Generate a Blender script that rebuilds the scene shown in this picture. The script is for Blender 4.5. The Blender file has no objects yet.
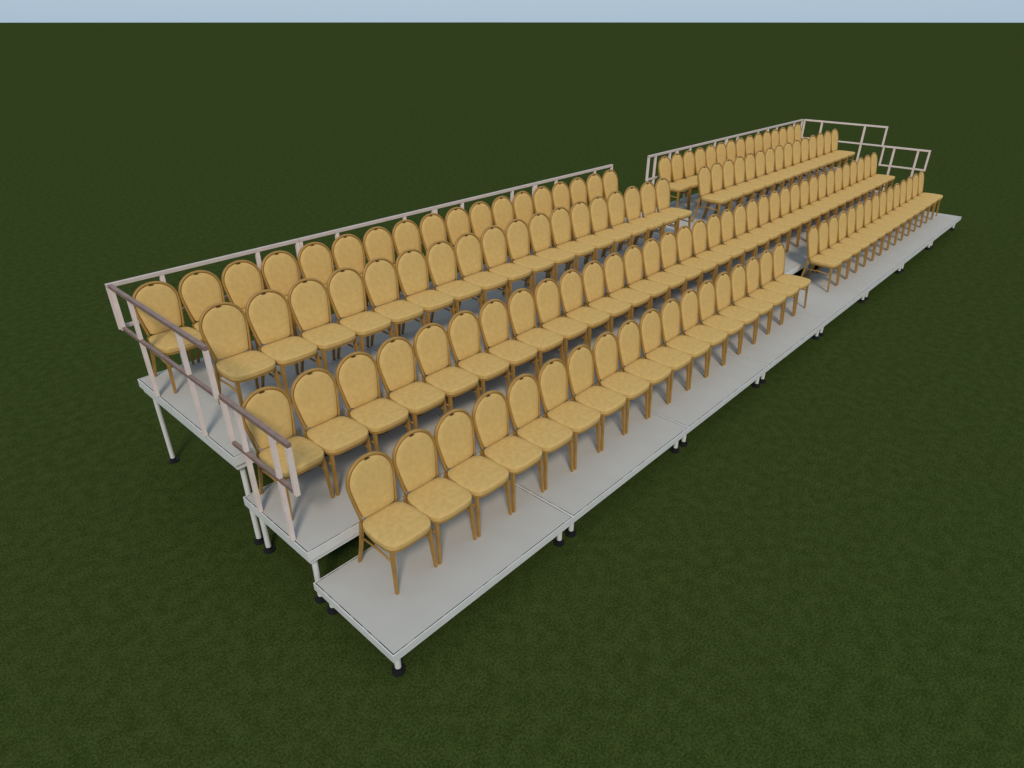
import bpy, math, random, bmesh
from mathutils import Vector, Matrix
random.seed(4)
S=bpy.context.scene
col=S.collection
S.view_settings.view_transform='Standard'
S.view_settings.look='None'
S.view_settings.exposure=0

# ---------------- materials ----------------
def mat(name,a,b=None,scale=20,rough=.7,metal=0,bump=0,bscale=200,spec=.3,detail=3,lo=.35,hi=.65):
    m=bpy.data.materials.new(name); m.use_nodes=True
    nt=m.node_tree; p=nt.nodes['Principled BSDF']
    p.inputs['Roughness'].default_value=rough
    p.inputs['Metallic'].default_value=metal
    p.inputs['Specular IOR Level'].default_value=spec
    tc=nt.nodes.new('ShaderNodeTexCoord')
    if b is None: b=tuple(x*.85 for x in a)
    n=nt.nodes.new('ShaderNodeTexNoise'); n.inputs['Scale'].default_value=scale; n.inputs['Detail'].default_value=detail
    nt.links.new(tc.outputs['Object'],n.inputs['Vector'])
    r=nt.nodes.new('ShaderNodeValToRGB')
    r.color_ramp.elements[0].position=lo; r.color_ramp.elements[1].position=hi
    r.color_ramp.elements[0].color=(*b,1); r.color_ramp.elements[1].color=(*a,1)
    nt.links.new(n.outputs['Fac'],r.inputs['Fac'])
    nt.links.new(r.outputs['Color'],p.inputs['Base Color'])
    if bump:
        n2=nt.nodes.new('ShaderNodeTexNoise'); n2.inputs['Scale'].default_value=bscale
        nt.links.new(tc.outputs['Object'],n2.inputs['Vector'])
        bp=nt.nodes.new('ShaderNodeBump'); bp.inputs['Strength'].default_value=bump; bp.inputs['Distance'].default_value=.004
        nt.links.new(n2.outputs['Fac'],bp.inputs['Height'])
        nt.links.new(bp.outputs['Normal'],p.inputs['Normal'])
    return m
M_fab=mat('gold_fabric',(.625,.425,.16),(.565,.38,.135),22,.9,0,.2,500,spec=.1,detail=5)
M_seatfab=mat('gold_seat_fabric',(.60,.405,.15),(.53,.355,.125),22,.9,0,.2,500,spec=.1,detail=5)
M_frame=mat('gold_metal',(.40,.225,.055),(.33,.18,.042),10,.45,.1,0,spec=.4)
M_dark=mat('dark_grip',(.09,.05,.02),None,30,.7)
M_deck=mat('grey_deck',(.455,.44,.41),(.44,.425,.395),4,.9,0,.12,300,spec=.08)
M_alu=mat('pale_aluminium',(.69,.69,.67),(.64,.64,.62),6,.5,.05)
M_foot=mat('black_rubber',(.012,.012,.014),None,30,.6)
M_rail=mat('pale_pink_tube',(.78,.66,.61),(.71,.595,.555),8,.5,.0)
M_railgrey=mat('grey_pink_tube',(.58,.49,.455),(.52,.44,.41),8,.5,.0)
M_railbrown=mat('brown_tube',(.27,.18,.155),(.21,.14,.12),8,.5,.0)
M_seam=mat('dark_seam',(.010,.006,.006),(.22,.21,.20),11,.9,lo=.40,hi=.45,detail=1)

# ---------------- helpers ----------------
def mk(name,V,F,m,smooth=False):
    me=bpy.data.meshes.new(name); me.from_pydata([tuple(v) for v in V],[],F); me.materials.append(m)
    if smooth:
        for p in me.polygons: p.use_smooth=True
    me.update(); return me
def ob(name,me,parent=None,loc=(0,0,0)):
    o=bpy.data.objects.new(name,me); col.objects.link(o); o.location=loc
    if parent: o.parent=parent
    return o
class B:
    def __init__(s): s.V=[];s.F=[]
    def box(s,x0,x1,y0,y1,z0,z1):
        n=len(s.V)
        s.V+=[(x0,y0,z0),(x1,y0,z0),(x1,y1,z0),(x0,y1,z0),(x0,y0,z1),(x1,y0,z1),(x1,y1,z1),(x0,y1,z1)]
        s.F+=[tuple(n+i for i in f) for f in [(0,3,2,1),(4,5,6,7),(0,1,5,4),(1,2,6,5),(2,3,7,6),(3,0,4,7)]]
    def frame(s,x0,x1,y0,y1,t,z0,z1):
        s.box(x0,x1,y0,y0+t,z0,z1); s.box(x0,x1,y1-t,y1,z0,z1)
        s.box(x0,x0+t,y0+t,y1-t,z0,z1); s.box(x1-t,x1,y0+t,y1-t,z0,z1)
    def sweep(s,path,r,seg=8,ref=Vector((0,1,0)),ry=None,rot=0,r1=None):
        P=[Vector(p) for p in path]; n0=len(s.V)
        for i,p in enumerate(P):
            k_=i/(len(P)-1); rx=r if r1 is None else r+(r1-r)*k_
            rr=ry if ry else rx
            t=(P[min(i+1,len(P)-1)]-P[max(i-1,0)]).normalized()
            a=ref-t*ref.dot(t); a.normalize(); b=t.cross(a)
            for k in range(seg):
                th=2*math.pi*k/seg+rot
                s.V.append(tuple(p+a*(math.cos(th)*rr)+b*(math.sin(th)*rx)))
        for i in range(len(P)-1):
            for k in range(seg):
                k2=(k+1)%seg
                s.F.append((n0+i*seg+k,n0+i*seg+k2,n0+(i+1)*seg+k2,n0+(i+1)*seg+k))
        s.F.append(tuple(n0+k for k in reversed(range(seg))))
        s.F.append(tuple(n0+(len(P)-1)*seg+k for k in range(seg)))
    def rings(s,R,c0,c1):
        n=len(R[0]); n0=len(s.V)
        for r in R: s.V+=[tuple(p) for p in r]
        for i in range(len(R)-1):
            for k in range(n):
                k2=(k+1)%n
                s.F.append((n0+i*n+k,n0+i*n+k2,n0+(i+1)*n+k2,n0+(i+1)*n+k))
        a=len(s.V); s.V+=[tuple(c0),tuple(c1)]
        L=n0+(len(R)-1)*n
        for k in range(n):
            k2=(k+1)%n
            s.F.append((a,n0+k2,n0+k)); s.F.append((a+1,L+k,L+k2))
    def mesh(s,name,m,smooth=False,bevel=0):
        me=mk(name,s.V,s.F,m,smooth)
        bm=bmesh.new(); bm.from_mesh(me)
        bmesh.ops.recalc_face_normals(bm,faces=bm.faces)
        if bevel:
            bmesh.ops.bevel(bm,geom=list(bm.edges),offset=bevel,segments=2,affect='EDGES',profile=.5)
        bm.to_mesh(me); bm.free()
        return me

# ---------------- chair meshes ----------------
YB,SL=.19,.20
def back_outline(grow,zb):
    pts=[]
    zc=.745; w=.199+grow; hb=.181+grow
    for i in range(21):
        th=math.pi*i/20
        c=math.cos(th); s_=math.sin(th)
        pts.append((math.copysign(abs(c)**.95,c)*w,zc+max(s_,0)**.95*hb))
    side=[]
    for t in (.15,.3,.45,.6,.8,1):
        z=zc+(zb-zc)*t
        side.append((w-.044*t**1.25,z))
    return [(x,z) for x,z in reversed(side)]+pts+[(-x,z) for x,z in side]
def back_pt(x,z,off=0):
    return (x, YB+(z-.45)*SL-off*math.cos(SL), z-off*SL)
b=B(); out=back_outline(-.004,.482)
out=out+[(-.13,.470),(-.08,.466),(0,.465),(.08,.466),(.13,.470)]
cx,cz=0,.70
def ring(s,off): return [back_pt(cx+(x-cx)*s,cz+(z-cz)*s,off) for x,z in out]
b.rings([ring(.97,-.014),ring(.998,-.009),ring(1.0,0.006),ring(.988,.014),ring(.96,.018),ring(.75,.020),ring(.4,.021)],
        back_pt(0,cz,-.014),back_pt(0,cz,.0215))
me_pad=b.mesh('backrest_pad',M_fab,True)
b=B(); o2=back_outline(.008,.44)
b.sweep([back_pt(x,z,.002) for x,z in o2],.013,8,ry=.018)
me_bframe=b.mesh('back_frame',M_frame,True)
b=B(); g=[]; gz=.917
for k in range(14):
    th=2*math.pi*k/14; g.append((math.cos(th)*.026,gz+math.sin(th)*.0045))
b.rings([[back_pt(x,z,.0) for x,z in g],[back_pt(x,z,.016) for x,z in g],[back_pt(x*.8,gz+(z-gz)*.8,.019) for x,z in g]],back_pt(0,gz,.0),back_pt(0,gz,.019))
me_grip=b.mesh('grip',M_dark,True)
SC=-.03
def seat_out():
    pts=[]
    for k in range(48):
        th=2*math.pi*k/48; c,s_=math.cos(th),math.sin(th)
        n=4.4 if s_<0 else 5
        x=abs(c)**(2/n)*math.copysign(1,c); y=abs(s_)**(2/n)*math.copysign(1,s_)
        w=.219-(.022*max(0,y))-(.006*max(0,-y))
        pts.append((x*w,SC+y*.222))
    return pts
so=seat_out()
def sr(s,z,dz=0): return [(x*s,SC+(y-SC)*s,z) for x,y in so]
b=B(); b.rings([sr(.98,.414),sr(.995,.416),sr(1.0,.422),sr(1.0,.453),sr(.994,.459),sr(.975,.462),sr(.8,.464),sr(.45,.465)],(0,SC,.414),(0,SC,.4655))
me_seat=b.mesh('seat_pad',M_seatfab,True)
b=B(); b.rings([sr(.93,.394),sr(.982,.396),sr(.982,.412),sr(.94,.4135)],(0,SC,.394),(0,SC,.4135))
me_sframe=b.mesh('seat_frame',M_frame)
def leg(path):
    b=B(); b.sweep(path,.021,4,rot=math.pi/4,r1=.0155); return b.mesh('leg',M_frame,False)
legs=[leg([(sx*.178,-.195,.402),(sx*.186,-.21,.2),(sx*.196,-.227,0)]) for sx in (-1,1)]
legs+=[leg([(sx*.170,.188,.445),(sx*.174,.195,.36),(sx*.18,.225,.18),(sx*.190,.268,0)]) for sx in (-1,1)]
def brace(sx):
    b=B(); b.sweep([(sx*.183,-.205,.285),(sx*.178,.0,.30),(sx*.176,.205,.285)],.009,6,ref=Vector((0,0,1))); return b.mesh('brace',M_frame,True)
br=[brace(-1),brace(1)]

proto=bpy.data.objects.new('banquet_chair',None); col.objects.link(proto)
proto.empty_display_size=.1
bk=ob('backrest',me_bframe,proto)
pd=ob('backrest_cushion',me_pad,bk); gp=ob('hand_grip',me_grip,bk)
st=ob('seat',me_seat,proto); sf=ob('seat_frame',me_sframe,st)
lg=[ob('leg',m,proto) for m in legs]; bb=[ob('brace',m,proto) for m in br]

def copy_tree(src,parent=None):
    n=src.copy(); col.objects.link(n)
    if parent: n.parent=parent
    for c in list(src.children): copy_tree(c,n)
    return n
def span(a,b,n): return [a+(b-a)*i/(n-1) for i in range(n)]
H1,H2,H3=.30,.60,1.0
rows=[ (H1,0,span(.575,8.02,18),'the lowest deck'),
       (H1,0,span(9.34,15.50,15),'the lowest deck'),
       (H2,1,span(.32,15.29,35),'the middle deck'),
       (H3,2,span(.53,7.88,18),'the top deck'),
       (H3,2,span(9.24,15.40,15),'the top deck'),
       (H3,3,span(.34,7.84,18),'top deck by the back railing'),
       (H3,3,span(9.58,15.72,15),'top deck by the back railing')]
first=True
for h,r,xs,nm in rows:
    for i,x in enumerate(xs):
        if first: c=proto; first=False
        else: c=copy_tree(proto)
        c.location=(x,r+.66,h); c.rotation_euler=(0,0,math.radians(random.uniform(-.5,.5)))
        end=i in (0,len(xs)-1)
        c['label']=('row-end ' if end else '')+'gold padded banquet chair on '+nm
        c['category']='chair'; c['group']='banquet chairs in rows on the tiered stand'

# ---------------- stage platforms ----------------
def platform(h,L=2.0,W=1.0,fh=.085,deep=0):
    e=.0015
    x0,x1,y0,y1=e,L-e,e,W-e; t=.008; g=.008
    root=bpy.data.objects.new('stage_platform',None); col.objects.link(root)
    b=B(); fz=h-fh
    b.frame(x0,x1,y0,y1,t,fz,h)
    b.box(x0+t,x1-t,y0+t,y0+t+.035,fz+.002,fz+.008); b.box(x0+t,x1-t,y1-t-.035,y1-t,fz+.002,fz+.008)
    b.box(L*.5-.02,L*.5+.02,y0+t+.036,y1-t-.036,fz+.01,h-.035)
    if deep: b.frame(x0+.02,x1-.02,y0+.02,y1-.02,.03,fz-deep,fz-.001)
    fr=ob('frame',b.mesh('frame',M_alu),root)
    b=B(); b.box(x0+t+g,x1-t-g,y0+t+g,y1-t-g,h-.025,h)
    ob('deck',b.mesh('deck',M_deck),root)
    b=B(); b.frame(x0+t+.0005,x1-t-.0005,y0+t+.0005,y1-t-.0005,g-.001,h-.024,h-.0015)
    ob('seam_gasket',b.mesh('seam_gasket',M_seam),root)
    for lx in (.085,L-.085):
        for ly in (.085,W-.085):
            b=B(); b.sweep([(lx,ly,.03),(lx,ly,h-.034)],.024,12)
            b.sweep([(lx,ly,fz-.035),(lx,ly,fz)],.033,12)
            l=ob('leg',b.mesh('leg',M_alu,False),root)
            b=B(); b.sweep([(lx,ly,.0),(lx,ly,.022)],.05,16); b.sweep([(lx,ly,.022),(lx,ly,.05)],.030,12)
            ob('foot',b.mesh('foot',M_foot),l)
    return root
for h,y,W,fh,dp,nm in ((H1,0,1,.07,0,'low'),(H2,1,1,.085,.045,'mid-height'),(H3,2,2,.085,.055,'tall')):
    src=None
    for i in range(8):
        if src is None: src=platform(h,2.0,W,fh,dp); p=src
        else: p=copy_tree(src)
        p.location=(2*i,y,0)
        p['label']=nm+' grey modular stage platform on white legs with black feet'
        p['category']='platform'; p['group']='modular stage platforms'

# ---------------- guard railings ----------------
def railing(L,mrail,posts):
    root=bpy.data.objects.new('guard_railing',None); col.objects.link(root)
    def bar(n,x0,x1,z0,z1,m,d=.018):
        b=B(); b.box(x0,x1,-d,d,z0,z1); ob(n,b.mesh(n,m,False,.0015),root)
    bar('top_rail',.003,L-.003,.976,1.012,mrail)
    bar('lower_rail',.041,L-.041,.565,.597,mrail,.015)
    bar('end_post',.003,.040,.56,.974,M_rail)
    bar('end_post',L-.040,L-.003,.56,.974,M_rail)
    for p in posts:
        bar('post',p-.021,p+.021,.599,.974,M_rail,.016)
        bar('post',p-.021,p+.021,.003,.563,M_rail,.016)
    return root
def place(src,x,y,z,rot,lab):
    src.location=(x,y,z); src.rotation_euler=(0,0,rot)
    src['label']=lab; src['category']='railing'; src['group']='guard railings around the stand'
lb='pale square-tube guard railing along top deck back'
r2=railing(2,M_railgrey,[.5,1.5])
for i,x in enumerate([-.03,1.97,3.97,5.97,10.08,12.08,14.08]):
    r=r2 if i==0 else copy_tree(r2)
    place(r,x,3.975,H3,0,lb)
r1=railing(1,M_railgrey,[.25,.75]); place(r1,9.08,3.975,H3,0,'short pale guard railing beside the back opening')
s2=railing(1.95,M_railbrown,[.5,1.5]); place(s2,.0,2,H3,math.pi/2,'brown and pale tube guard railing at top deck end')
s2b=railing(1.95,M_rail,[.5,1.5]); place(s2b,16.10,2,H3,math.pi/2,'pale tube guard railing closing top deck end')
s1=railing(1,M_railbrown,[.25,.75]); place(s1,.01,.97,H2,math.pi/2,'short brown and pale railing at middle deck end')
s1b=railing(1,M_rail,[.25,.75]); place(s1b,15.98,.97,H2,math.pi/2,'short pale railing closing middle deck end')

# ---------------- ground ----------------
m=bpy.data.materials.new('grass'); m.use_nodes=True; nt=m.node_tree; p=nt.nodes['Principled BSDF']
p.inputs['Roughness'].default_value=1; p.inputs['Specular IOR Level'].default_value=0
tc=nt.nodes.new('ShaderNodeTexCoord')
def noise(sc,d=4):
    n=nt.nodes.new('ShaderNodeTexNoise'); n.inputs['Scale'].default_value=sc; n.inputs['Detail'].default_value=d
    nt.links.new(tc.outputs['Object'],n.inputs['Vector']); return n
n1=noise(60,4); n1.inputs['Roughness'].default_value=.7
n2=noise(9,3)
mx=nt.nodes.new('ShaderNodeMix'); mx.inputs['Factor'].default_value=.2
nt.links.new(n1.outputs['Fac'],mx.inputs[2]); nt.links.new(n2.outputs['Fac'],mx.inputs[3])
r=nt.nodes.new('ShaderNodeValToRGB')
r.color_ramp.elements[0].position=.41; r.color_ramp.elements[1].position=.59
r.color_ramp.elements[0].color=(.0205,.034,.0065,1); r.color_ramp.elements[1].color=(.052,.0725,.019,1)
nt.links.new(mx.outputs[0],r.inputs['Fac']); nt.links.new(r.outputs['Color'],p.inputs['Base Color'])
R=6000
g=mk('grass_ground',[(-R,-R,0),(R,-R,0),(R,R,0),(-R,R,0)],[(0,1,2,3)],m)
G=ob('ground',g); G['kind']='structure'

# ---------------- light ----------------
w=bpy.data.worlds.new('World'); S.world=w; w.use_nodes=True; nt=w.node_tree
bg=nt.nodes['Background']; sky=nt.nodes.new('ShaderNodeTexSky'); sky.sky_type='NISHITA'; sky.sun_disc=False
az=math.radians(226); el=math.radians(43)
d=Vector((math.cos(az)*math.cos(el),math.sin(az)*math.cos(el),math.sin(el)))
sky.sun_elevation=el; sky.sun_rotation=math.atan2(d.x,d.y)
mix=nt.nodes.new('ShaderNodeMix'); mix.data_type='RGBA'; mix.inputs['Factor'].default_value=.88
nt.links.new(sky.outputs['Color'],mix.inputs[6]); mix.inputs[7].default_value=(4.1,5.4,6.8,1)
nt.links.new(mix.outputs[2],bg.inputs['Color']); bg.inputs['Strength'].default_value=.10
sl=bpy.data.lights.new('sun','SUN'); sl.energy=2.05; sl.angle=math.radians(12); sl.color=(1,.87,.70)
so_=bpy.data.objects.new('sun',sl); col.objects.link(so_); so_.rotation_euler=(-d).to_track_quat('-Z','Y').to_euler(); so_.location=(0,0,20)

# ---------------- camera ----------------
cd=bpy.data.cameras.new('camera'); cam=bpy.data.objects.new('camera',cd); col.objects.link(cam); S.camera=cam
cd.sensor_width=36; cd.lens=660/1024*36; cd.clip_end=20000; cd.clip_start=.05
cam.location=(-1.694,-2.696,4.13)
pt=math.radians(28.75)
f=Vector((.7317*math.cos(pt),.6816*math.cos(pt),-math.sin(pt)))
cam.rotation_euler=f.to_track_quat('-Z','Y').to_euler()
